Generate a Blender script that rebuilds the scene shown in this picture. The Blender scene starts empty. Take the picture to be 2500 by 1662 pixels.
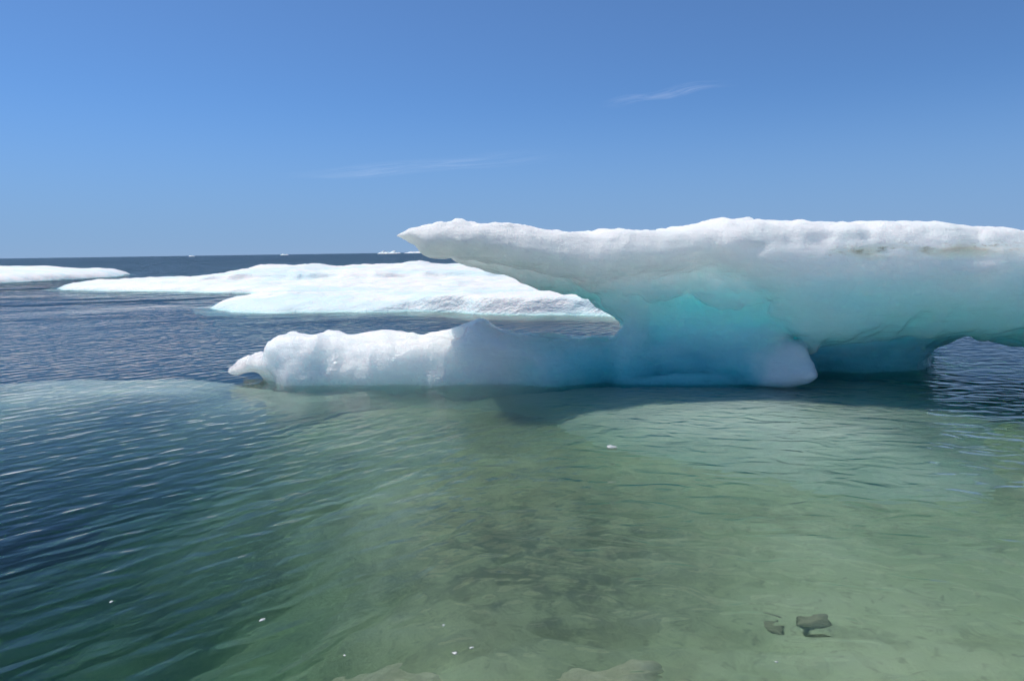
import bpy, math, random
import numpy as np
from mathutils import Matrix, Vector

random.seed(7)
S = bpy.context.scene
C = S.collection
R = math.radians

# ------------------------------------------------------------------ camera
CAM_H, PITCH, ROLL, FPX = 1.6, R(7.45), R(-0.83), 1667.0
cd = bpy.data.cameras.new('camera')
cam = bpy.data.objects.new('camera', cd)
C.objects.link(cam)
CM = Matrix.Rotation(math.pi / 2 - PITCH, 4, 'X') @ Matrix.Rotation(ROLL, 4, 'Z')
cam.matrix_world = Matrix.Translation((0, 0, CAM_H)) @ CM
cd.sensor_width = 36.0
cd.lens = 36.0 * FPX / 2500.0
cd.clip_start = 0.05
cd.clip_end = 60000
S.camera = cam

# ------------------------------------------------------------------ sky and sun
SUN_EL, SUN_AZ = R(63), R(-62)          # azimuth from the view direction (+Y), negative = towards -X
w = bpy.data.worlds.new('World')
S.world = w
w.use_nodes = True
wn = w.node_tree.nodes
wl = w.node_tree.links
bg = wn['Background']
sky = wn.new('ShaderNodeTexSky')
sky.sky_type = 'NISHITA'
sky.sun_disc = False
sky.sun_elevation = SUN_EL
sky.sun_rotation = SUN_AZ
sky.altitude = 12000
sky.air_density = 4.5
sky.dust_density = 0.0
sky.ozone_density = 10.0
# thin lilac-grey sea haze all round the horizon
tc = wn.new('ShaderNodeTexCoord')
sx = wn.new('ShaderNodeSeparateXYZ')
wl.new(tc.outputs['Generated'], sx.inputs[0])
mr = wn.new('ShaderNodeMapRange')
mr.interpolation_type = 'SMOOTHSTEP'
wl.new(sx.outputs[2], mr.inputs[0])
mr.inputs[1].default_value, mr.inputs[2].default_value = 0.0, 0.22
mr.inputs[3].default_value, mr.inputs[4].default_value = 0.8, 0.0
hz = wn.new('ShaderNodeMix')
hz.data_type = 'RGBA'
wl.new(mr.outputs[0], hz.inputs['Factor'])
wl.new(sky.outputs[0], hz.inputs[6])
hz.inputs[7].default_value = (2.1, 3.5, 6.1, 1)
wl.new(hz.outputs[2], bg.inputs[0])
bg.inputs[1].default_value = 0.08

sl = bpy.data.lights.new('sun', 'SUN')
sl.energy = 3.3
sl.angle = R(0.5)
sl.color = (1.0, 0.95, 0.86)
sun = bpy.data.objects.new('sun', sl)
C.objects.link(sun)
sd = Vector((math.sin(SUN_AZ) * math.cos(SUN_EL), math.cos(SUN_AZ) * math.cos(SUN_EL), math.sin(SUN_EL)))
sun.rotation_euler = sd.to_track_quat('Z', 'Y').to_euler()
sun.location = sd * 50

S.view_settings.view_transform = 'Standard'
S.view_settings.look = 'None'
S.view_settings.exposure = 0.4
S.view_settings.gamma = 1.0
S.render.engine = 'CYCLES'
cy = S.cycles
cy.use_denoising = True
cy.use_adaptive_sampling = True
cy.adaptive_threshold = 0.02
cy.max_bounces = 6
cy.diffuse_bounces = 2
cy.glossy_bounces = 3
cy.transmission_bounces = 4
cy.volume_bounces = 0
cy.transparent_max_bounces = 12
cy.sample_clamp_indirect = 4.0


# ------------------------------------------------------------------ geometry helpers
def ray(px, py):
    return CM.to_3x3() @ Vector(((px - 1250) / FPX, -(py - 831) / FPX, -1))


def at(px, py, Y):
    d = ray(px, py)
    t = Y / d.y
    return d.x * t, CAM_H + d.z * t


def gnd(px, py, z=0.0):
    d = ray(px, py)
    t = (z - CAM_H) / d.z
    return d.x * t, d.y * t


_rng = np.random.RandomState(11)
_LAT = _rng.rand(64, 64, 64).astype(np.float32) * 2 - 1


def vnoise(x, y, z):
    x, y, z = np.broadcast_arrays(x, y, z)
    xi, yi, zi = np.floor(x), np.floor(y), np.floor(z)
    fx, fy, fz = x - xi, y - yi, z - zi
    fx, fy, fz = [t * t * t * (t * (t * 6 - 15) + 10) for t in (fx, fy, fz)]
    a, b, c = [t.astype(np.int32) for t in (xi, yi, zi)]
    o = 0
    for i in (0, 1):
        for j in (0, 1):
            for k in (0, 1):
                o = o + (_LAT[(a + i) & 63, (b + j) & 63, (c + k) & 63]
                         * (fx if i else 1 - fx) * (fy if j else 1 - fy) * (fz if k else 1 - fz))
    return o


def fbm(x, y, z, n=3):
    o, a = 0, 1.0
    for i in range(n):
        o = o + a * vnoise(x + 17.3 * i, y + 5.1 * i, z + 9.7 * i)
        a *= 0.5
        x, y, z = x * 2.03, y * 2.03, z * 2.03
    return o


def poly_sdf(P, X, Z):
    """signed distance to a polygon, negative inside"""
    P = np.asarray(P, float)
    d = np.full(X.shape, 1e9)
    s = np.ones(X.shape)
    n = len(P)
    for i in range(n):
        a, b = P[i], P[i - 1]
        ex, ey = b - a
        wx, wy = X - a[0], Z - a[1]
        t = np.clip((wx * ex + wy * ey) / (ex * ex + ey * ey + 1e-12), 0, 1)
        d = np.minimum(d, (wx - ex * t) ** 2 + (wy - ey * t) ** 2)
        c1, c2, c3 = Z >= a[1], Z < b[1], ex * wy > ey * wx
        flip = (c1 & c2 & c3) | (~c1 & ~c2 & ~c3)
        s = np.where(flip, -s, s)
    return s * np.sqrt(d)


def smin(a, b, k):
    h = np.clip(0.5 + 0.5 * (b - a) / k, 0, 1)
    return b + (a - b) * h - k * h * (1 - h)


def sstep(a, b, x):
    t = np.clip((x - a) / (b - a), 0, 1)
    return t * t * (3 - 2 * t)


def surface_nets(F, org, h):
    """closed mesh of the zero level of F (negative inside)"""
    F = np.asarray(F, np.float32).copy()
    for ax in range(3):                                   # the border is always outside
        sl_ = [slice(None)] * 3
        for e in (0, -1):
            sl_[ax] = e
            F[tuple(sl_)] = np.maximum(F[tuple(sl_)], 0.5 * h)
    ins = F < 0
    nx, ny, nz = F.shape
    cs = np.zeros((nx - 1, ny - 1, nz - 1), np.uint8)
    for i in (0, 1):
        for j in (0, 1):
            for k in (0, 1):
                cs += ins[i:nx - 1 + i, j:ny - 1 + j, k:nz - 1 + k]
    cells = np.argwhere((cs > 0) & (cs < 8))
    idx = np.full(cs.shape, -1, np.int32)
    idx[tuple(cells.T)] = np.arange(len(cells))
    acc = np.zeros((len(cells), 3))
    cnt = np.zeros(len(cells))
    co = [(i, j, k) for i in (0, 1) for j in (0, 1) for k in (0, 1)]
    for p in co:
        for ax in range(3):
            if p[ax]:
                continue
            q = list(p)
            q[ax] = 1
            f0 = F[cells[:, 0] + p[0], cells[:, 1] + p[1], cells[:, 2] + p[2]]
            f1 = F[cells[:, 0] + q[0], cells[:, 1] + q[1], cells[:, 2] + q[2]]
            m = (f0 < 0) != (f1 < 0)
            t = np.where(m, f0 / np.where(m, f0 - f1, 1), 0)
            pt = np.array(p, float)[None, :].repeat(len(cells), 0)
            pt[:, ax] += t
            acc[m] += pt[m]
            cnt[m] += 1
    V = (cells + acc / cnt[:, None]) * h + np.array(org)
    faces = []
    for ax in range(3):
        b, c = (ax + 1) % 3, (ax + 2) % 3
        s0, s1 = [slice(1, -1)] * 3, [slice(1, -1)] * 3
        s0[ax], s1[ax] = slice(0, -1), slice(1, None)
        i0, i1 = ins[tuple(s0)], ins[tuple(s1)]
        for cond, fl in ((i0 & ~i1, False), (~i0 & i1, True)):
            e = np.argwhere(cond)
            e[:, b] += 1
            e[:, c] += 1
            o = []
            for db, dc in ((-1, -1), (0, -1), (0, 0), (-1, 0)):
                g = e.copy()
                g[:, b] += db
                g[:, c] += dc
                o.append(idx[g[:, 0], g[:, 1], g[:, 2]])
            q = np.stack(o[::-1] if fl else o, 1)
            faces.append(q)
    Q = np.concatenate(faces)
    return V, Q


def np_mesh(name, V, Q, mat, smooth=True):
    me = bpy.data.meshes.new(name)
    n = len(Q)
    k = Q.shape[1]
    me.vertices.add(len(V))
    me.vertices.foreach_set('co', np.ascontiguousarray(V, np.float32).ravel())
    me.loops.add(n * k)
    me.loops.foreach_set('vertex_index', np.ascontiguousarray(Q, np.int32).ravel())
    me.polygons.add(n)
    me.polygons.foreach_set('loop_start', np.arange(0, n * k, k, dtype=np.int32))
    me.update(calc_edges=True)
    me.validate()
    me.polygons.foreach_set('use_smooth', np.full(len(me.polygons), smooth, bool))
    me.materials.append(mat)
    return me


def link(name, me, parent=None):
    o = bpy.data.objects.new(name, me)
    C.objects.link(o)
    if parent:
        o.parent = parent
        o.matrix_parent_inverse = parent.matrix_world.inverted()
    return o


def empty(name, loc):
    o = bpy.data.objects.new(name, None)
    C.objects.link(o)
    o.location = loc
    o.matrix_world = Matrix.Translation(loc)
    o.empty_display_size = 0.3
    return o


def tag(o, label=None, cat=None, group=None, kind=None):
    if label: o['label'] = label
    if cat: o['category'] = cat
    if group: o['group'] = group
    if kind: o['kind'] = kind
    return o


# ------------------------------------------------------------------ material helpers
class NT:
    def __init__(s, name):
        s.m = bpy.data.materials.new(name)
        s.m.use_nodes = True
        s.t = s.m.node_tree
        s.n, s.l = s.t.nodes, s.t.links
        s.out = s.n['Material Output']
        s.p = s.n.get('Principled BSDF')

    def add(s, kind, **kw):
        n = s.n.new('ShaderNode' + kind)
        for k, v in kw.items():
            setattr(n, k, v)
        return n

    def put(s, sock, v):
        if isinstance(v, bpy.types.NodeSocket):
            s.l.new(v, sock)
        elif v is not None:
            sock.default_value = v

    def math(s, op, a, b=None, c=None, clamp=False):
        n = s.add('Math', operation=op, use_clamp=clamp)
        for i, v in enumerate((a, b, c)):
            if v is not None:
                s.put(n.inputs[i], v)
        return n.outputs[0]

    def mix(s, f, a, b):
        n = s.add('Mix', data_type='RGBA')
        s.put(n.inputs['Factor'], f)
        s.put(n.inputs[6], a if isinstance(a, bpy.types.NodeSocket) else (*a, 1))
        s.put(n.inputs[7], b if isinstance(b, bpy.types.NodeSocket) else (*b, 1))
        return n.outputs[2]

    def noise(s, vec, scale, detail=3, rough=0.5, dist=0.0):
        n = s.add('TexNoise')
        s.put(n.inputs['Vector'], vec)
        n.inputs['Scale'].default_value = scale
        n.inputs['Detail'].default_value = detail
        n.inputs['Roughness'].default_value = rough
        n.inputs['Distortion'].default_value = dist
        return n.outputs[0]

    def mapping(s, vec, scale=(1, 1, 1), rot=(0, 0, 0), loc=(0, 0, 0)):
        n = s.add('Mapping')
        s.put(n.inputs[0], vec)
        n.inputs['Location'].default_value = loc
        n.inputs['Rotation'].default_value = rot
        n.inputs['Scale'].default_value = scale
        return n.outputs[0]

    def smooth(s, v, a, b):
        n = s.add('MapRange', interpolation_type='SMOOTHSTEP')
        s.put(n.inputs[0], v)
        n.inputs[1].default_value, n.inputs[2].default_value = a, b
        return n.outputs[0]

    def ramp(s, f, stops):
        n = s.add('ValToRGB')
        s.put(n.inputs[0], f)
        el = n.color_ramp.elements
        while len(el) < len(stops):
            el.new(0.5)
        for e, (p, c) in zip(el, stops):
            e.position = p
            e.color = (*c, 1)
        return n.outputs[0]

    def bump(s, h, dist, strength=1.0, normal=None, width=None):
        n = s.add('Bump')
        if width is not None and 'Filter Width' in n.inputs:
            n.inputs['Filter Width'].default_value = width
        n.inputs['Strength'].default_value = strength
        n.inputs['Distance'].default_value = dist
        s.put(n.inputs['Height'], h)
        if normal:
            s.put(n.inputs['Normal'], normal)
        return n.outputs[0]

    def geo_pos(s):
        return s.add('NewGeometry').outputs['Position']

    def sep(s, v):
        n = s.add('SeparateXYZ')
        s.put(n.inputs[0], v)
        return n.outputs


def ice_material(name, stops, z0, z1, wob=0.35, radius=(0.32, 0.60, 0.66), scale=3.0, pale=None, dirt=False, paler=None, foot=False):
    """layered ice: clear blue-green ice low down, bubble-rich and snow-crusted ice higher up"""
    t = NT(name)
    pos = t.geo_pos()
    x, y, z = t.sep(pos)
    big = t.noise(t.mapping(pos, (0.5, 0.5, 1.4)), 1.1, 4, 0.55)
    lay = t.noise(t.mapping(pos, (0.6, 0.6, 3.2)), 2.0, 4, 0.6, 0.6)
    zz = t.math('ADD', z, t.math('MULTIPLY', t.math('SUBTRACT', big, 0.5), wob * 2))
    zz = t.math('ADD', zz, t.math('MULTIPLY', t.math('SUBTRACT', lay, 0.5), wob * 0.7))
    f = t.math('DIVIDE', t.math('SUBTRACT', zz, z0), z1 - z0, clamp=True)
    col = t.ramp(f, stops)
    if pale:
        cl = t.noise(pos, pale[1], 4, 0.6)
        col = t.mix(t.math('MULTIPLY', t.smooth(cl, 0.42, 0.68), t.math('MULTIPLY', t.smooth(z, 0.4, 1.0), pale[2])), col, pale[0])
    if dirt:
        band = t.math('ADD', z, t.math('MULTIPLY', t.noise(t.mapping(pos, (0.35, 0.35, 0.1)), 1.5, 2), 0.5))
        b1 = t.math('SUBTRACT', 1.0, t.math('ABSOLUTE', t.math('DIVIDE', t.math('SUBTRACT', band, 1.79), 0.075)), clamp=True)
        spk = t.smooth(t.noise(t.mapping(pos, (1, 1, 3)), 7.0, 5, 0.7), 0.48, 0.72)
        xr = t.smooth(x, 2.6, 4.2)
        d = t.math('MULTIPLY', t.math('MULTIPLY', b1, spk), xr)
        col = t.mix(d, col, (0.34, 0.24, 0.13))
        b2 = t.math('SUBTRACT', 1.0, t.math('ABSOLUTE', t.math('DIVIDE', t.math('SUBTRACT', band, 1.77), 0.16)), clamp=True)
        wide = t.smooth(t.noise(t.mapping(pos, (0.6, 0.6, 2.0)), 2.2, 4, 0.6), 0.42, 0.7)
        col = t.mix(t.math('MULTIPLY', t.math('MULTIPLY', b2, wide), t.math('MULTIPLY', xr, 0.7)), col, (0.74, 0.60, 0.42))
    if foot:
        # the ridge on the left is white bubbly ice right through
        k = t.smooth(t.math('ADD', x, t.math('MULTIPLY', t.math('SUBTRACT', t.noise(pos, 2.0, 3), 0.5), 0.6)), 0.95, -0.25)
        k = t.math('MULTIPLY', k, t.smooth(z, 1.05, 0.85))
        fc = t.mix(t.smooth(z, -0.5, 0.3), (0.70, 0.91, 0.88), (0.86, 0.98, 0.955))
        fc = t.mix(t.math('MULTIPLY', t.smooth(t.noise(pos, 2.6, 5, 0.6), 0.48, 0.7), 0.35), fc, (0.87, 0.955, 0.965))
        col = t.mix(k, col, fc)
    if paler:
        # a rounded patch of paler colour around the knob, with a ragged edge
        vd = t.add('VectorMath', operation='DISTANCE')
        t.put(vd.inputs[0], t.mapping(pos, (1.0, 0.8, 1.0)))
        vd.inputs[1].default_value = (paler[0], paler[1] * 0.8, paler[2])
        dd = t.math('ADD', vd.outputs['Value'], t.math('MULTIPLY', t.math('SUBTRACT', t.noise(pos, 3.0, 4), 0.5), 0.35))
        bm = t.math('SUBTRACT', 1.0, t.smooth(dd, 0.20, 0.52))
        col = t.mix(bm, col, (0.70, 0.955, 0.905))
    p = t.p
    t.put(p.inputs['Base Color'], col)
    p.inputs['Subsurface Weight'].default_value = 0.92
    rr = t.mix(t.smooth(zz, 0.7, 1.5), t.mix(t.smooth(zz, 0.15, 0.75), (0.20, 0.36, 0.38), radius), (0.44, 0.55, 0.54))
    if foot:
        rr = t.mix(k, rr, (0.26, 0.34, 0.35))
    if paler:
        rr = t.mix(bm, rr, (0.14, 0.19, 0.19))
    t.put(p.inputs['Subsurface Radius'], rr)
    p.inputs['Subsurface Scale'].default_value = scale
    p.inputs['Roughness'].default_value = 0.42
    p.inputs['IOR'].default_value = 1.31
    sc = t.noise(pos, 3.5, 6, 0.66)
    fi = t.noise(pos, 30, 5, 0.7)
    st = t.noise(t.mapping(pos, (0.35, 0.35, 3.0)), 5.0, 5, 0.65, 0.4)      # faint layers
    crust = t.smooth(z, 1.45, 1.75)
    vo = t.add('TexVoronoi', feature='SMOOTH_F1')
    t.put(vo.inputs['Vector'], t.mapping(pos, (1.0, 1.0, 1.25)))
    vo.inputs['Scale'].default_value = 5.5
    vo.inputs['Smoothness'].default_value = 0.35
    melt = t.math('MULTIPLY', vo.outputs['Distance'], t.math('MULTIPLY', t.math('SUBTRACT', 1.0, crust), -0.035))
    h = t.math('ADD', t.math('MULTIPLY', sc, 0.07), t.math('MULTIPLY', fi, t.math('ADD', 0.006, t.math('MULTIPLY', crust, 0.022))))
    h = t.math('ADD', t.math('ADD', h, melt), t.math('MULTIPLY', st, 0.035))
    wgt = t.math('SUBTRACT', 0.93, t.math('MULTIPLY', crust, 0.28))
    wgt = t.math('SUBTRACT', wgt, t.math('MULTIPLY', t.smooth(sc, 0.5, 0.7), 0.18))
    if dirt:
        wgt = t.math('SUBTRACT', wgt, t.math('MULTIPLY', d, 0.55), clamp=True)
    t.put(p.inputs['Subsurface Weight'], wgt)
    t.put(p.inputs['Normal'], t.bump(h, 1.0, 1.0))
    t.put(p.inputs['Roughness'], t.math('ADD', 0.17, t.math('MULTIPLY', crust, 0.45)))
    return t.m


# ------------------------------------------------------------------ water
def water_material():
    t = NT('sea_water')
    t.n.remove(t.p)
    pos = t.geo_pos()
    x, y, z = t.sep(pos)
    # sheltered lee in front of and under the iceberg, open wind ripples elsewhere
    lee_n = t.noise(pos, 0.35, 2)
    u = t.math('ADD', x, t.math('MULTIPLY', t.math('SUBTRACT', lee_n, 0.5), 1.5))
    u = t.math('SUBTRACT', u, t.math('MULTIPLY', t.math('SUBTRACT', y, 4.0), 0.25))
    lee_x = t.smooth(u, -1.4, 1.2)
    lee_y = t.math('SUBTRACT', 1.0, t.smooth(y, 7.6, 10.5))
    lee = t.math('MULTIPLY', lee_x, lee_y)
    # a calm strip along the iceberg's front
    strip = t.math('MULTIPLY', t.smooth(t.math('ADD', y, t.math('MULTIPLY', t.math('SUBTRACT', lee_n, 0.5), 0.8)), 6.2, 7.7), lee_y)
    strip = t.math('MULTIPLY', strip, t.smooth(x, -4.6, -2.6))
    lee = t.math('MAXIMUM', lee, strip)
    wind = t.math('SUBTRACT', 1.0, t.math('MULTIPLY', lee, 0.72))
    def along(deg, stretch):
        return t.mapping(t.mapping(pos, rot=(0, 0, R(-deg))), (stretch, 1.0, 1.0))
    crest, crest2, crest3 = along(45, 0.40), along(24, 0.45), along(14, 0.6)
    a = t.noise(crest, 7.2, 1.5, 0.45, 0.25)
    b = t.noise(crest2, 10.0, 1.5, 0.5, 0.2)
    c = t.noise(crest3, 0.55, 3, 0.55)
    e = t.noise(crest3, 0.09, 2, 0.5)
    far = t.smooth(y, 10, 45)
    hh = t.math('MULTIPLY', a, 0.025)
    hh = t.math('ADD', hh, t.math('MULTIPLY', b, 0.008))
    hh = t.math('MULTIPLY', hh, wind)
    hh = t.math('ADD', hh, t.math('MULTIPLY', t.math('MULTIPLY', c, far), 0.85))
    hh = t.math('ADD', hh, t.math('MULTIPLY', t.math('MULTIPLY', e, far), 3.0))
    lap = t.noise(along(-12, 0.55), 5.5, 1.2, 0.45, 1.0)
    hh = t.math('ADD', hh, t.math('MULTIPLY', t.math('MULTIPLY', lap, lee_x), t.math('ADD', 0.022, t.math('MULTIPLY', t.smooth(y, 2.8, 4.6), 0.014))))
    nrm = t.bump(hh, 1.0, 1.0, width=0.01)
    fr = t.add('Fresnel')
    fr.inputs['IOR'].default_value = 1.333
    t.put(fr.inputs['Normal'], nrm)
    tr0 = t.add('BsdfTransparent')
    rf = t.add('BsdfRefraction')
    rf.inputs['IOR'].default_value = 1.333
    rf.inputs['Roughness'].default_value = 0.0
    t.put(rf.inputs['Normal'], nrm)
    tr = t.add('MixShader')
    tr.inputs[0].default_value = 0.83
    t.put(tr.inputs[1], tr0.outputs[0])
    t.put(tr.inputs[2], rf.outputs[0])
    gl = t.add('BsdfGlossy')
    t.put(gl.inputs['Roughness'], t.math('ADD', 0.03, t.math('MULTIPLY', t.smooth(y, 20, 300), 0.06)))
    t.put(gl.inputs['Normal'], nrm)
    mx = t.add('MixShader')
    t.put(mx.inputs[0], fr.outputs[0])
    t.put(mx.inputs[1], tr.outputs[0])
    t.put(mx.inputs[2], gl.outputs[0])
    t.put(t.out.inputs['Surface'], mx.outputs[0])
    # turbid melt water: red is absorbed first, fine silt scatters green
    ab = t.add('VolumeAbsorption')
    ab.inputs['Color'].default_value = (0.46, 0.80, 0.785, 1)
    ab.inputs['Density'].default_value = 0.62
    vs = t.add('VolumeScatter')
    vs.inputs['Color'].default_value = (0.22, 0.63, 0.93, 1)
    vs.inputs['Density'].default_value = 0.22
    vs.inputs['Anisotropy'].default_value = 0.3
    ad = t.add('AddShader')
    t.put(ad.inputs[0], ab.outputs[0])
    t.put(ad.inputs[1], vs.outputs[0])
    t.put(t.out.inputs['Volume'], ad.outputs[0])
    return t.m


def closed_box(x0, x1, y0, y1, z0, z1):
    V = np.array([(x, y, z) for z in (z0, z1) for y in (y0, y1) for x in (x0, x1)], float)
    Q = np.array([(0, 2, 3, 1), (4, 5, 7, 6), (0, 1, 5, 4), (2, 6, 7, 3), (0, 4, 6, 2), (1, 3, 7, 5)])
    return V, Q


V, Q = closed_box(-9000, 9000, -60, 9000, -16, 0)
water = link('water', np_mesh('water', V, Q, water_material(), smooth=False))
tag(water, 'calm clear blue green sea with wind ripples', kind='structure')


# ------------------------------------------------------------------ seabed
def bed_height(x, y):
    shelf = -0.42 - 0.10 * np.clip(y - 2.5, 0, 8) - 0.03 * np.clip(x - 2, 0, 20)
    edge = x + 0.7 + 0.38 * np.clip(y - 3.0, -1, 5) + 0.35 * fbm(x * 0.9, y * 0.9, 0 * x + 3.3, 3)
    k = sstep(0.7, -2.8, edge)
    z = shelf * (1 - k) + k * (-3.8)
    far = sstep(9, 30, np.hypot(x, y))
    z = z * (1 - far) + far * -11
    z = z + 0.10 * fbm(x * 1.1, y * 1.1, 0 * x + 0.5, 4) * (1 - 0.5 * k)
    return z


def bed_material():
    t = NT('seabed_sand')
    pos = t.geo_pos()
    n1 = t.noise(pos, 0.8, 4, 0.6)
    n2 = t.noise(pos, 3.0, 5, 0.65)
    n3 = t.noise(pos, 14, 3, 0.6)
    col = t.ramp(n1, [(0.30, (0.34, 0.42, 0.25)), (0.5, (0.57, 0.69, 0.45)), (0.68, (0.71, 0.81, 0.58))])
    col = t.mix(t.math('MULTIPLY', t.smooth(n2, 0.5, 0.68), 0.5), col, (0.24, 0.26, 0.17))
    col = t.mix(t.math('MULTIPLY', t.smooth(n3, 0.55, 0.7), 0.4), col, (0.20, 0.19, 0.13))
    # a bed of dark weed on the sand
    vd = t.add('VectorMath', operation='DISTANCE')
    t.put(vd.inputs[0], t.mapping(pos, (0.7, 0.5, 0)))
    vd.inputs[1].default_value = (0.2 * 0.7, 4.2 * 0.5, 0)
    wd = t.math('ADD', vd.outputs['Value'], t.math('MULTIPLY', t.math('SUBTRACT', n2, 0.5), 0.9))
    wd = t.math('MULTIPLY', t.math('SUBTRACT', 1.0, t.smooth(wd, 0.2, 1.1)), t.math('ADD', 0.45, t.math('MULTIPLY', t.smooth(t.noise(pos, 4.5, 5, 0.7), 0.40, 0.58), 0.55)))
    col = t.mix(t.math('MULTIPLY', wd, 0.85), col, (0.10, 0.12, 0.08))
    t.put(t.p.inputs['Base Color'], col)
    t.p.inputs['Roughness'].default_value = 0.9
    t.put(t.p.inputs['Normal'], t.bump(n2, 0.05))
    return t.m


gx = np.concatenate([-np.geomspace(6, 9000, 40)[::-1] - 0.1, np.linspace(-6, 8, 180), np.geomspace(8.2, 9000, 40)])
gy = np.concatenate([[-59.0, -20, -8, -3], np.linspace(0, 13, 170), np.geomspace(13.2, 8990, 40)])
gx = np.clip(gx, -8990, 8990)
GX, GY = np.meshgrid(gx, gy, indexing='ij')
GZ = bed_height(GX, GY)
V = np.stack([GX.ravel(), GY.ravel(), GZ.ravel()], 1)
ni, nj = GX.shape
I = np.arange(ni * nj).reshape(ni, nj)
Q = np.stack([I[:-1, :-1].ravel(), I[1:, :-1].ravel(), I[1:, 1:].ravel(), I[:-1, 1:].ravel()], 1)
bed = link('seabed', np_mesh('seabed', V, Q, bed_material()))
tag(bed, 'pale olive sandy bottom under the shallow water', kind='structure')


# ------------------------------------------------------------------ iceberg
HB = 0.037
BX = np.arange(-4.7, 10.6, HB, dtype=np.float32)
BY = np.arange(6.7, 11.4, HB, dtype=np.float32)
BZ = np.arange(-1.5, 2.35, HB, dtype=np.float32)
x3, y3, z3 = np.meshgrid(BX, BY, BZ, indexing='ij', sparse=True)
shape3 = (len(BX), len(BY), len(BZ))


def slab(pxpoly, Yp, Tf, Tb, rad, shear=0.0, zlow=None):
    """rounded block: the traced outline at distance Yp, Tf metres deep to the front and Tb to the back"""
    P = []
    for q in pxpoly:
        if len(q) == 3:
            P.append((at(q[0], 831, Yp)[0], q[2]))          # explicit height
        else:
            P.append(at(q[0], q[1], Yp))
    if shear == 0.0:
        XX, ZZ = np.meshgrid(BX, BZ, indexing='ij')
        d2 = poly_sdf(P, XX, ZZ)[:, None, :].astype(np.float32)
    else:
        # sample the 2-D field once on a fine grid and shift it with depth
        xs = np.arange(BX[0] - 3, BX[-1] + 3, HB)
        X2, Z2 = np.meshgrid(xs, BZ, indexing='ij')
        base = poly_sdf(P, X2, Z2)
        d2 = np.empty(shape3, np.float32)
        for j, yy in enumerate(BY):
            sx = np.clip((BX - shear * (yy - Yp) - xs[0]) / HB, 0, len(xs) - 1.01)
            i0 = sx.astype(int)
            fr = (sx - i0)[:, None]
            d2[:, j, :] = base[i0] * (1 - fr) + base[i0 + 1] * fr
    yc, T = Yp + (Tb - Tf) / 2, (Tf + Tb) / 2
    wx = d2 + rad
    wy = np.abs(y3 - yc) - T + rad
    return np.minimum(np.maximum(wx, wy), 0) + np.hypot(np.maximum(wx, 0), np.maximum(wy, 0)) - rad


TOP = [(967, 576), (985, 568), (1000, 560), (1030, 556), (1060, 547), (1110, 542), (1150, 543), (1185, 546),
       (1230, 549), (1290, 553), (1330, 562), (1400, 566), (1440, 570), (1465, 568), (1490, 558), (1540, 558),
       (1590, 563), (1640, 560), (1690, 555), (1735, 555), (1780, 540), (1850, 539), (1960, 535), (2000, 541),
       (2060, 537), (2100, 541), (2200, 539), (2300, 541), (2330, 553), (2370, 557), (2390, 552), (2450, 553),
       (2500, 561), (2700, 566), (2950, 585)]
cap_l = slab(TOP[:22] + [(1900, 600), (1850, 672), (1700, 672), (1560, 680), (1446, 700), (1408, 684), (1344, 675),
             (1306, 668), (1255, 653), (1204, 640), (1166, 635), (1123, 637), (1092, 632), (1059, 632), (1039, 630),
             (1024, 620), (1016, 602), (1001, 589), (975, 578)], 7.85, 0.32, 1.5, 0.38)
cap_r = slab(TOP[18:] + [(2960, 860), (2500, 842), (2400, 835), (2350, 829), (2310, 831), (2219, 824), (2139, 833),
             (2097, 841), (2008, 850), (1990, 868), (1930, 820), (1850, 740), (1740, 680), (1690, 620)],
             7.85, 0.42, 1.9, 0.55)
ped = slab([(1360, 640), (1880, 640), (1925, 760), (1935, 860), (1940, 940), (1960, 0, -1.4), (1440, 0, -1.4), (1478, 900),
            (1482, 840), (1505, 802), (1508, 787), (1478, 766), (1463, 758), (1452, 735), (1430, 715)],
           8.25, 0.28, 2.2, 0.42, shear=0.24)
back = slab([(1060, 570), (1650, 570), (1650, 800), (1508, 787), (1463, 760), (1447, 727), (1420, 721), (1400, 711),
             (1370, 712), (1345, 702), (1312, 703), (1290, 691), (1230, 675), (1187, 661), (1143, 651), (1110, 634)],
            9.6, 0.5, 0.8, 0.30, shear=0.0)
pier = slab([(1900, 640), (2330, 640), (2335, 800), (2312, 832), (2282, 850), (2266, 880), (2276, 904), (2290, 930),
             (2310, 0, -1.4), (1900, 0, -1.4)], 9.0, 0.35, 2.2, 0.35, shear=0.62)
F = smin(cap_l, cap_r, 0.10)
F = smin(F, ped, 0.28)
F = smin(F, back, 0.15)
F = smin(F, pier, 0.40)
# a fluted niche under the overhang
tp = 0.93 + 0.10 * vnoise(x3 * 3.4 + 2, 0 * x3, 0 * x3) + 0.05 * vnoise(x3 * 8, 0 * x3 + 3, 0 * x3)
nc = np.maximum(np.maximum(np.abs(x3 - 2.05) - 0.95, z3 - tp), np.maximum(0.12 - z3, y3 - 8.16 + 0.26 * ((x3 - 2.05) / 0.95) ** 2 - 0.05 * vnoise(x3 * 4, 0 * x3, z3 * 1.2)))
F = -smin(-F, nc, 0.07)
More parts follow.
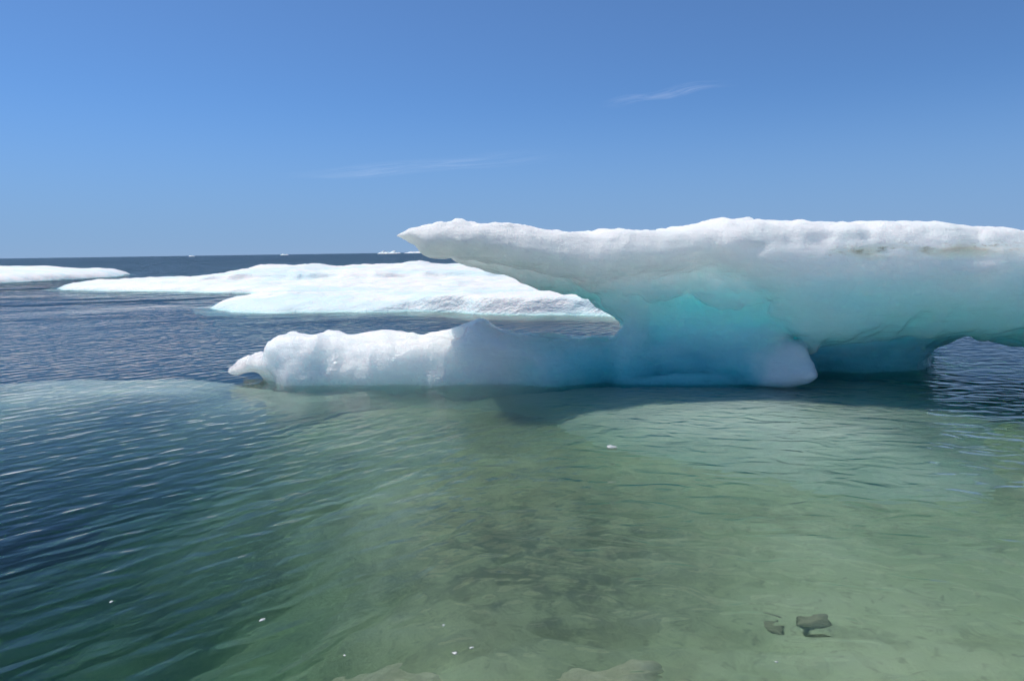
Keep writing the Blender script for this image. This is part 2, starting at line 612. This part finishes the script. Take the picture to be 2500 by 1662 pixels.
# the foot: a low ridge of whiter ice running out to the left of the pedestal
FOOT = [(1720, 815), (1560, 820), (1440, 823), (1380, 829), (1300, 825), (1260, 821), (1225, 808), (1205, 795), (1187, 779),
        (1165, 778), (1150, 785), (1120, 799), (1090, 811), (1060, 816), (1010, 817), (960, 813), (930, 813), (890, 816), (881, 820),
        (875, 826), (842, 827), (815, 814), (785, 805), (740, 805), (715, 811), (690, 828), (680, 838), (655, 853),
        (630, 862), (612, 872), (598, 881), (582, 895), (589, 906), (602, 910), (615, 906), (632, 905), (644, 913),
        (652, 925), (662, 0, -0.3), (640, 0, -1.2), (1720, 0, -1.2)]
A, B = 8.55, -0.10                         # the ridge's back plane: y = A + B * x


def on_plane(q):
    d = ray(q[0], q[1] if len(q) == 2 else 900)
    t = A / (d.y - B * d.x)
    return d.x * t, (CAM_H + d.z * t if len(q) == 2 else q[2])


def round_block(d2, dy, rad):
    wx, wy = d2 + rad, dy + rad
    return np.minimum(np.maximum(wx, wy), 0) + np.hypot(np.maximum(wx, 0), np.maximum(wy, 0)) - rad


X2, Z2 = np.meshgrid(BX, BZ, indexing='ij')
d2 = poly_sdf([on_plane(q) for q in FOOT], X2, Z2)[:, None, :]
ff = round_block(d2, np.abs(y3 - (A + B * x3) + 0.05 - 0.45 * sstep(0.3, 1.8, x3)) - (0.42 + 0.10 * np.clip(0.3 - z3, 0, 1.5)), 0.30)
F = smin(F, ff, 0.10)

# the knob: a lump in a paler colour on the corner of the pedestal
KN = [(1890, 765), (1924, 815), (1958, 827), (1964, 876), (1965, 905), (1952, 920), (1915, 937), (1884, 943), (1850, 938),
      (1800, 928), (1750, 900), (1780, 830), (1830, 780)]
d2 = poly_sdf([at(*q, 7.95) for q in KN], X2, Z2)[:, None, :]
tilt = 0.42 * np.clip(3.05 - x3, -0.6, 1) + 0.30 * np.clip(z3 - 0.15, 0, 1)
kk = round_block(d2, np.abs(y3 - 8.16 - tilt) - 0.42, 0.16)
F = smin(F, kk, 0.035)
# weathering: evaluated only near the surface
mk = np.abs(F) < 0.22
ii, jj, kk_ = np.nonzero(mk)
px_, py_, pz_ = BX[ii], BY[jj], BZ[kk_]
foot_k = sstep(1.1, 0.3, px_) * sstep(1.05, 0.85, pz_)          # 1 on the low ridge
up_k = sstep(1.45, 1.7, pz_)                                   # 1 on the crusted top
nz_ = 0.055 * fbm(px_ * 1.3, py_ * 1.3, pz_ * 1.9, 3) + 0.020 * fbm(px_ * 4.5, py_ * 4.5, pz_ * 5.5, 2)
scal = np.abs(vnoise(px_ * 2.6 + 4, py_ * 2.6, pz_ * 1.2)) * 0.06 * sstep(1.5, 0.9, pz_) * sstep(0.2, 0.6, pz_)
stri = 0.050 * fbm(px_ * 0.45, py_ * 0.6, pz_ * 3.4 - px_ * 0.5, 3) * sstep(1.9, 2.8, px_)
lay_ = 0.016 * fbm(px_ * 0.8, py_ * 0.8, pz_ * 13 + px_ * 0.8, 2) * sstep(0.5, 1.0, pz_)
rim = up_k * (0.024 * fbm(px_ * 5.0, py_ * 5.0, pz_ * 3.0, 2) + 0.016 * fbm(px_ * 11.0, py_ * 11.0, pz_ * 8.0, 2))
crk = np.abs(vnoise(px_ * 1.9 + 7, py_ * 1.9, pz_ * 1.4)) * 0.20 + np.abs(vnoise(px_ * 4.3, py_ * 4.3 + 3, pz_ * 3.3)) * 0.08
crk = (crk - 0.09) * foot_k * sstep(0.75, 0.5, pz_)
dlt = (nz_ * (1 - 0.65 * up_k) * (1 - 0.6 * foot_k) + (scal + stri + lay_) * (1 - foot_k) + rim + crk)
F[ii, jj, kk_] += dlt.astype(np.float32)
V, Q = surface_nets(F, (BX[0], BY[0], BZ[0]), HB)

berg = empty('iceberg', (2.6, 9.0, 0))
tag(berg, 'big turquoise mushroom shaped iceberg with white crusted overhanging top', 'iceberg')
ICE_STOPS = [(0.0, (0.06, 0.52, 0.48)), (0.22, (0.18, 0.69, 0.74)), (0.42, (0.52, 0.86, 0.88)),
             (0.58, (0.72, 0.955, 0.905)), (0.72, (0.86, 0.985, 0.945)), (0.85, (0.92, 0.986, 0.948)), (1.0, (0.955, 0.985, 0.962))]
m_ice = ice_material('berg_ice', ICE_STOPS, -0.3, 1.95, 0.28, pale=((0.66, 0.80, 0.80), 1.3, 0.35), dirt=True, paler=(3.2, 7.8, 0.24), foot=True)
link('body', np_mesh('body', V, Q, m_ice), berg)

# ------------------------------------------------------------------ ice floes
def floe_mesh(name, outline, top, mat, h, zmin=-0.7, zmax=1.6, grow=0.0):
    P = np.array(outline)
    xs = np.arange(P[:, 0].min() - grow - 4 * h, P[:, 0].max() + grow + 5 * h, h)
    ys = np.arange(P[:, 1].min() - grow - 4 * h, P[:, 1].max() + grow + 5 * h, h)
    zs = np.arange(zmin - 2 * h * 0.5, zmax, h * 0.5)
    X2, Y2 = np.meshgrid(xs, ys, indexing='ij')
    d = -poly_sdf(P, X2, Y2)
    T = top(X2, Y2, d)
    F = np.maximum(zs[None, None, :] - T[:, :, None], zmin - zs[None, None, :])
    V, Q = surface_nets(F, (0, 0, 0), 1.0)
    V = V * np.array([h, h, h * 0.5]) + np.array([xs[0], ys[0], zs[0]])
    return np_mesh(name, V, Q, mat)


LEDGE = [(-8.5, 9.9), (-8.2, 7.9), (-6.6, 7.05), (-4.8, 6.9), (-3.4, 7.0), (-2.2, 7.2), (-1.0, 7.5), (0.2, 7.2), (1.0, 6.4),
         (1.6, 5.6), (2.4, 5.1), (3.2, 5.2), (3.9, 5.9), (4.4, 7.0), (4.6, 8.4), (2.5, 9.0), (0, 8.9), (-3, 9.6), (-5.5, 10.4)]


def ledge_top(X, Y, d):
    d = d + 0.30 * fbm(X * 0.7, Y * 0.7, 0 * X + 6, 2)
    lf = sstep(1.2, -0.6, X)
    return np.minimum(-0.09 - (2.2 + 2.2 * lf) * sstep(1.6, -3.2 + 1.7 * lf, d) ** 1.2 + 0.05 * fbm(X * 1.1, Y * 1.1, 0 * X + 2.2, 3), -0.03)


def ledge_material():
    t = NT('submerged_ice')
    pos = t.geo_pos()
    n = t.noise(pos, 1.4, 5, 0.6)
    t.put(t.p.inputs['Base Color'], t.mix(t.smooth(n, 0.4, 0.65), (0.76, 0.91, 0.80), (0.64, 0.84, 0.70)))
    t.p.inputs['Roughness'].default_value = 0.7
    t.put(t.p.inputs['Normal'], t.bump(n, 0.1))
    return t.m


lg = link('submerged_ledge', floe_mesh('submerged_ledge', LEDGE, ledge_top, ledge_material(), 0.09, -3.2, 0.15, 2.6), berg)
lg['label'] = 'pale ice ledge under the water in front of the iceberg'


def floe_material():
    t = NT('floe_ice')
    pos = t.geo_pos()
    x, y, z = t.sep(pos)
    n = t.noise(t.mapping(pos, (0.10, 0.25, 0.6)), 2.0, 5, 0.6, 0.4)
    n2 = t.noise(t.mapping(pos, (0.35, 1.0, 1.0)), 1.6, 5, 0.65)
    col = t.mix(t.smooth(n, 0.46, 0.62), (0.76, 0.77, 0.765), (0.60, 0.73, 0.76))
    col = t.mix(t.math('MULTIPLY', t.smooth(n2, 0.50, 0.66), 0.6), col, (0.60, 0.73, 0.76))
    col = t.mix(t.smooth(z, 0.10, -0.02), col, (0.45, 0.74, 0.74))
    p = t.p
    t.put(p.inputs['Base Color'], col)
    p.inputs['Subsurface Weight'].default_value = 0.45
    p.inputs['Subsurface Radius'].default_value = (0.12, 0.25, 0.3)
    p.inputs['Subsurface Scale'].default_value = 0.4
    p.inputs['Roughness'].default_value = 0.6
    g = t.noise(pos, 9, 4, 0.65)
    h = t.math('ADD', t.math('MULTIPLY', n2, 0.20), t.math('MULTIPLY', g, 0.035))
    t.put(p.inputs['Normal'], t.bump(h, 1.0, 0.8))
    return t.m


m_floe = floe_material()
OUT2 = [gnd(*q) for q in [(130, 703), (150, 708), (220, 711), (300, 711), (420, 712), (520, 714), (610, 716), (680, 722),
                          (610, 728), (560, 740), (505, 753), (520, 759), (560, 763), (640, 764), (760, 764), (880, 763), (1000, 760),
                          (1060, 762), (1160, 766), (1280, 769), (1400, 771), (1480, 772), (1560, 776)]]
OUT2 += [(6.0, 16.8), (10, 20), (13, 28), (11, 38), (5, 45), (-3, 46), (-12, 45), (-18, 43.5), (-23, 41.5)]


def top2(X, Y, d):
    d = d + 0.25 * fbm(X * 0.6, Y * 0.6, 0 * X, 3)
    steep = sstep(-4, -1.5, X) * sstep(22, 19, Y)
    wdt = 0.8 * (1 - steep) + 0.35 * steep
    dip = -0.20 * np.exp(-((Y - 26.5 - 0.15 * X) / 2.2) ** 2) * sstep(0.3, 2.0, d)
    up = 0.36 * (1 - np.exp(-np.clip(d, 0, 99) / (wdt * 0.6))) * (1 - steep) + 0.46 * sstep(0, 0.30, d) * steep
    ridge = 0.36 * np.exp(-((Y - 40 - 0.1 * X) / 3.2) ** 2) * sstep(-19, -13, X) * sstep(0, 2.5, d)
    ridge = ridge * (1 + 0.20 * np.sin(X * 0.9 + 0.6) + 0.1 * np.sin(X * 2.1))
    step = 0.26 * sstep(33.6, 34.1, Y + 0.8 * fbm(X * 0.4, Y * 0.2, 0 * X + 2, 3)) * sstep(0, 2.0, d) * sstep(-19, -13, X)
    rough = (0.07 * fbm(X * 0.9, Y * 0.9, 0 * X + 1.5, 4) + 0.035 * fbm(X * 3.1, Y * 3.1, 0 * X + 8, 2)) * sstep(0.1, 1.0, d)
    z = np.where(d > 0, np.maximum(up + ridge + step + rough + dip, 0.06 * sstep(0, 0.5, d)), np.maximum(d * 1.1, -0.65))
    return z


fl = empty('ice_floe', (-5, 28, 0))
tag(fl, 'large flat white ice floe with two lobes and meltwater blue patches', 'ice floe', 'ice floes on the open sea')
link('floe_body', floe_mesh('floe_body', OUT2, top2, m_floe, 0.16), fl)

OUT1 = [gnd(*q) for q in [(-160, 698), (0, 691), (100, 686), (200, 681), (260, 677), (303, 672)]]
OUT1 += [(-36, 64), (-44, 67), (-55, 64), (-60, 55), (-55, 46)]


def top1(X, Y, d):
    d = d + 0.5 * fbm(X * 0.3, Y * 0.3, 0 * X + 7, 3)
    up = 0.62 * (1 - np.exp(-np.clip(d, 0, 99) / 0.8)) + 0.3 * sstep(2, 7, d)
    rough = 0.08 * fbm(X * 0.6, Y * 0.6, 0 * X + 4.5, 3) * sstep(0.1, 1.5, d)
    return np.where(d > 0, up + rough, np.maximum(d, -0.65))


fl1 = tag(link('ice_floe', floe_mesh('floe_far', OUT1, top1, m_floe, 0.3)),
          'thin pale ice floe cut by the left picture edge', 'ice floe', 'ice floes on the open sea')

# far ice on the horizon
def far_strip(px0, px1, Y, hgt, label, seed):
    xa, xb = at(px0, 615, Y)[0], at(px1, 615, Y)[0]
    L = xb - xa
    P = [(xa, Y), (xa + L * .1, Y - L * .4), (xa + L * .5, Y - L * .5), (xa + L * .9, Y - L * .4), (xb, Y),
         (xb - L * .15, Y + L * .4), (xa + L * .2, Y + L * .4)]
    h = L / 60

    def tp(X, Yy, d):
        s = vnoise(X / L * 22 + seed, 0 * X, 0 * X + seed) * .5 + .55
        return np.where(d > 0, hgt * s * np.clip(d / (L * .22), 0, 1) + .02 * hgt, -0.6)
    tag(link('ice_floe', floe_mesh('far_floe', P, tp, m_floe, h, -0.7 - h, hgt * 1.6 + h)), label, 'ice floe',
        'bright ice strips on the horizon')


far_strip(920, 980, 1500, 7.0, 'jagged bright ice strip on the horizon beside the overhang tip', 1.3)
far_strip(984, 1060, 1700, 4.0, 'low ice strip on the horizon partly hidden behind the overhang', 5.1)
far_strip(684, 705, 1500, 3.0, 'tiny ice speck on the horizon above the highest floe ridge', 8.2)
far_strip(460, 476, 1500, 2.6, 'tiny ice speck on the horizon above the left arm of the floe', 3.7)

# ------------------------------------------------------------------ stones and pale rock on the seabed
def rock_mesh(name, r, seed, mat, flat=0.6, n=3, rough=0.25):
    import bmesh
    bm = bmesh.new()
    bmesh.ops.create_icosphere(bm, subdivisions=n, radius=1.0)
    P = np.array([v.co[:] for v in bm.verts])
    k = 1 + rough * fbm(P[:, 0] * 1.4 + seed, P[:, 1] * 1.4, P[:, 2] * 1.4, 3)
    for v, q, m in zip(bm.verts, P, k):
        v.co = Vector((q[0] * r * m, q[1] * r * m * 0.8, q[2] * r * m * flat))
    for f in bm.faces:
        f.smooth = True
    me = bpy.data.meshes.new(name)
    bm.to_mesh(me)
    bm.free()
    me.materials.append(mat)
    return me


def rock_material(name, c0, c1):
    t = NT(name)
    pos = t.geo_pos()
    n = t.noise(pos, 14, 5, 0.65)
    t.put(t.p.inputs['Base Color'], t.mix(t.smooth(n, 0.38, 0.65), c0, c1))
    t.p.inputs['Roughness'].default_value = 0.85
    t.put(t.p.inputs['Normal'], t.bump(n, 0.02))
    return t.m


m_stone = rock_material('dark_stone', (0.28, 0.29, 0.20), (0.42, 0.42, 0.30))
for i, (px, py, r, lab) in enumerate([
        (1985, 1570, 0.075, 'larger dark stone on the bottom near the lower picture edge'),
        (1885, 1572, 0.060, 'smaller dark stone just beside the larger one on the bottom')]):
    x_, y_ = gnd(px, py, -0.33)
    z_ = float(bed_height(np.array([x_]), np.array([y_]))[0])
    o = link('stone', rock_mesh('stone', r, 3.1 * i + 1, m_stone, 0.65))
    o.location = (x_, y_, z_ + r * 0.3)
    o.rotation_euler = (0, 0, i * 1.3)
    tag(o, lab, 'stone', 'dark stones on the seabed')

m_pale = rock_material('pale_rock', (0.56, 0.58, 0.40), (0.74, 0.75, 0.56))


def slab_top(X, Y, d):
    d = d + 0.10 * fbm(X * 3, Y * 3, 0 * X + 4, 3)
    return -0.64 + 0.26 * sstep(-0.05, 0.45, d) + 0.03 * fbm(X * 5, Y * 5, 0 * X + 9, 3) - 1.0 * (d < -0.04)


OUTR = [gnd(*q, -0.3) for q in [(840, 1640), (960, 1608), (1030, 1600), (1150, 1606), (1290, 1600), (1420, 1590), (1530, 1578),
                                (1640, 1590), (1700, 1620), (1740, 1700), (1700, 1900), (1000, 1900), (820, 1750)]]
tag(link('submerged_rock', floe_mesh('submerged_rock', OUTR, slab_top, m_pale, 0.025, -0.7, 0.0)),
    'pale flat rock just under the water at the bottom picture edge', 'rock')

# ------------------------------------------------------------------ bits of ice adrift
tI = NT('drift_ice')
tI.p.inputs['Base Color'].default_value = (0.45, 0.47, 0.47, 1)
tI.p.inputs['Subsurface Weight'].default_value = 0.6
tI.p.inputs['Subsurface Radius'].default_value = (0.02, 0.03, 0.03)
tI.p.inputs['Subsurface Scale'].default_value = 0.5
tI.p.inputs['Roughness'].default_value = 0.4
for i, (px, py, wpx, lab) in enumerate([
        (1493, 1092, 26, 'largest drifting ice bit, in open water before the pedestal'),
        (640, 1513, 15, 'flat white ice bit alone on the dark water at lower left'),
        (271, 1469, 11, 'small ice bit on dark water, the leftmost one'),
        (1110, 1594, 14, 'larger of the two ice bits close together above the pale rock'),
        (1152, 1580, 11, 'smaller of the two ice bits close together above the pale rock'),
        (1082, 1525, 9, 'tiny ice bit behind the close pair above the pale rock'),
        (841, 1599, 8, 'tiny ice bit at the left end of the pale rock'),
        (1896, 1615, 9, 'tiny white ice bit floating near the dark stones')]):
    x_, y_ = gnd(px, py)
    dist = math.hypot(y_, CAM_H)
    r = wpx * dist / FPX / 2 * 0.85
    o = link('ice_bit', rock_mesh('ice_bit', r, 5.7 * i, tI.m, 0.35, 3, 0.35))
    o.location = (x_, y_, r * 0.08)
    o.rotation_euler = (0, 0, i * 0.9)
    tag(o, lab, 'ice bit', 'small bits of ice adrift')


# ------------------------------------------------------------------ thin cirrus
def cloud_material(seed):
    t = NT('cirrus')
    t.n.remove(t.p)
    uv = t.add('TexCoord').outputs['Generated']
    x, y, z = t.sep(uv)
    ex = t.math('MULTIPLY', t.smooth(x, 0.0, 0.4), t.smooth(x, 1.0, 0.6))
    ey = t.math('MULTIPLY', t.smooth(y, 0.0, 0.5), t.smooth(y, 1.0, 0.5))
    n = t.noise(t.mapping(uv, (1.6, 5.0, 1.0), loc=(seed, seed, 0)), 2.0, 5, 0.6, 0.5)
    a = t.math('MULTIPLY', t.math('MULTIPLY', ex, ey), t.math('MULTIPLY', t.smooth(n, 0.30, 0.75), 0.10))
    tr = t.add('BsdfTransparent')
    tl = t.add('BsdfTranslucent')
    tl.inputs[0].default_value = (0.9, 0.9, 0.9, 1)
    mx = t.add('MixShader')
    t.put(mx.inputs[0], a)
    t.put(mx.inputs[1], tr.outputs[0])
    t.put(mx.inputs[2], tl.outputs[0])
    t.put(t.out.inputs['Surface'], mx.outputs[0])
    return t.m


def cloud(pa, pb, half, alt, lab, seed):
    """a gently waving veil at its own height"""
    def hit(px, py):
        d = ray(px, py)
        t = (alt - CAM_H) / d.z
        return np.array([d.x * t, d.y * t])
    a, b = hit(*pa), hit(*pb)
    u = b - a
    L = np.hypot(*u)
    v = np.array([-u[1], u[0]]) / L
    ns, nt_ = 40, 10
    V = []
    for i in range(ns + 1):
        for j in range(nt_ + 1):
            p = a + u * i / ns + v * half * (j / nt_ * 2 - 1)
            V.append((i / ns * L, (j / nt_ * 2 - 1) * half, 60 * math.sin(i * 0.35 + seed) + 40 * math.sin(j * 0.8)))
    I = np.arange((ns + 1) * (nt_ + 1)).reshape(ns + 1, nt_ + 1)
    Q = np.stack([I[:-1, :-1].ravel(), I[1:, :-1].ravel(), I[1:, 1:].ravel(), I[:-1, 1:].ravel()], 1)
    o = link('cloud', np_mesh('cloud', np.array(V), Q, cloud_material(seed)))
    o.location = (a[0], a[1], alt)
    o.rotation_euler = (0, 0, math.atan2(u[1], u[0]))
    tag(o, lab, 'cloud', 'thin wisps of cloud')


cloud((690, 440), (1420, 372), 4200, 6000, 'long faint cloud wisp low over the overhang tip', 1.0)
cloud((1460, 262), (1810, 195), 1000, 6000, 'short faint cloud wisp higher up in the sky', 4.0)
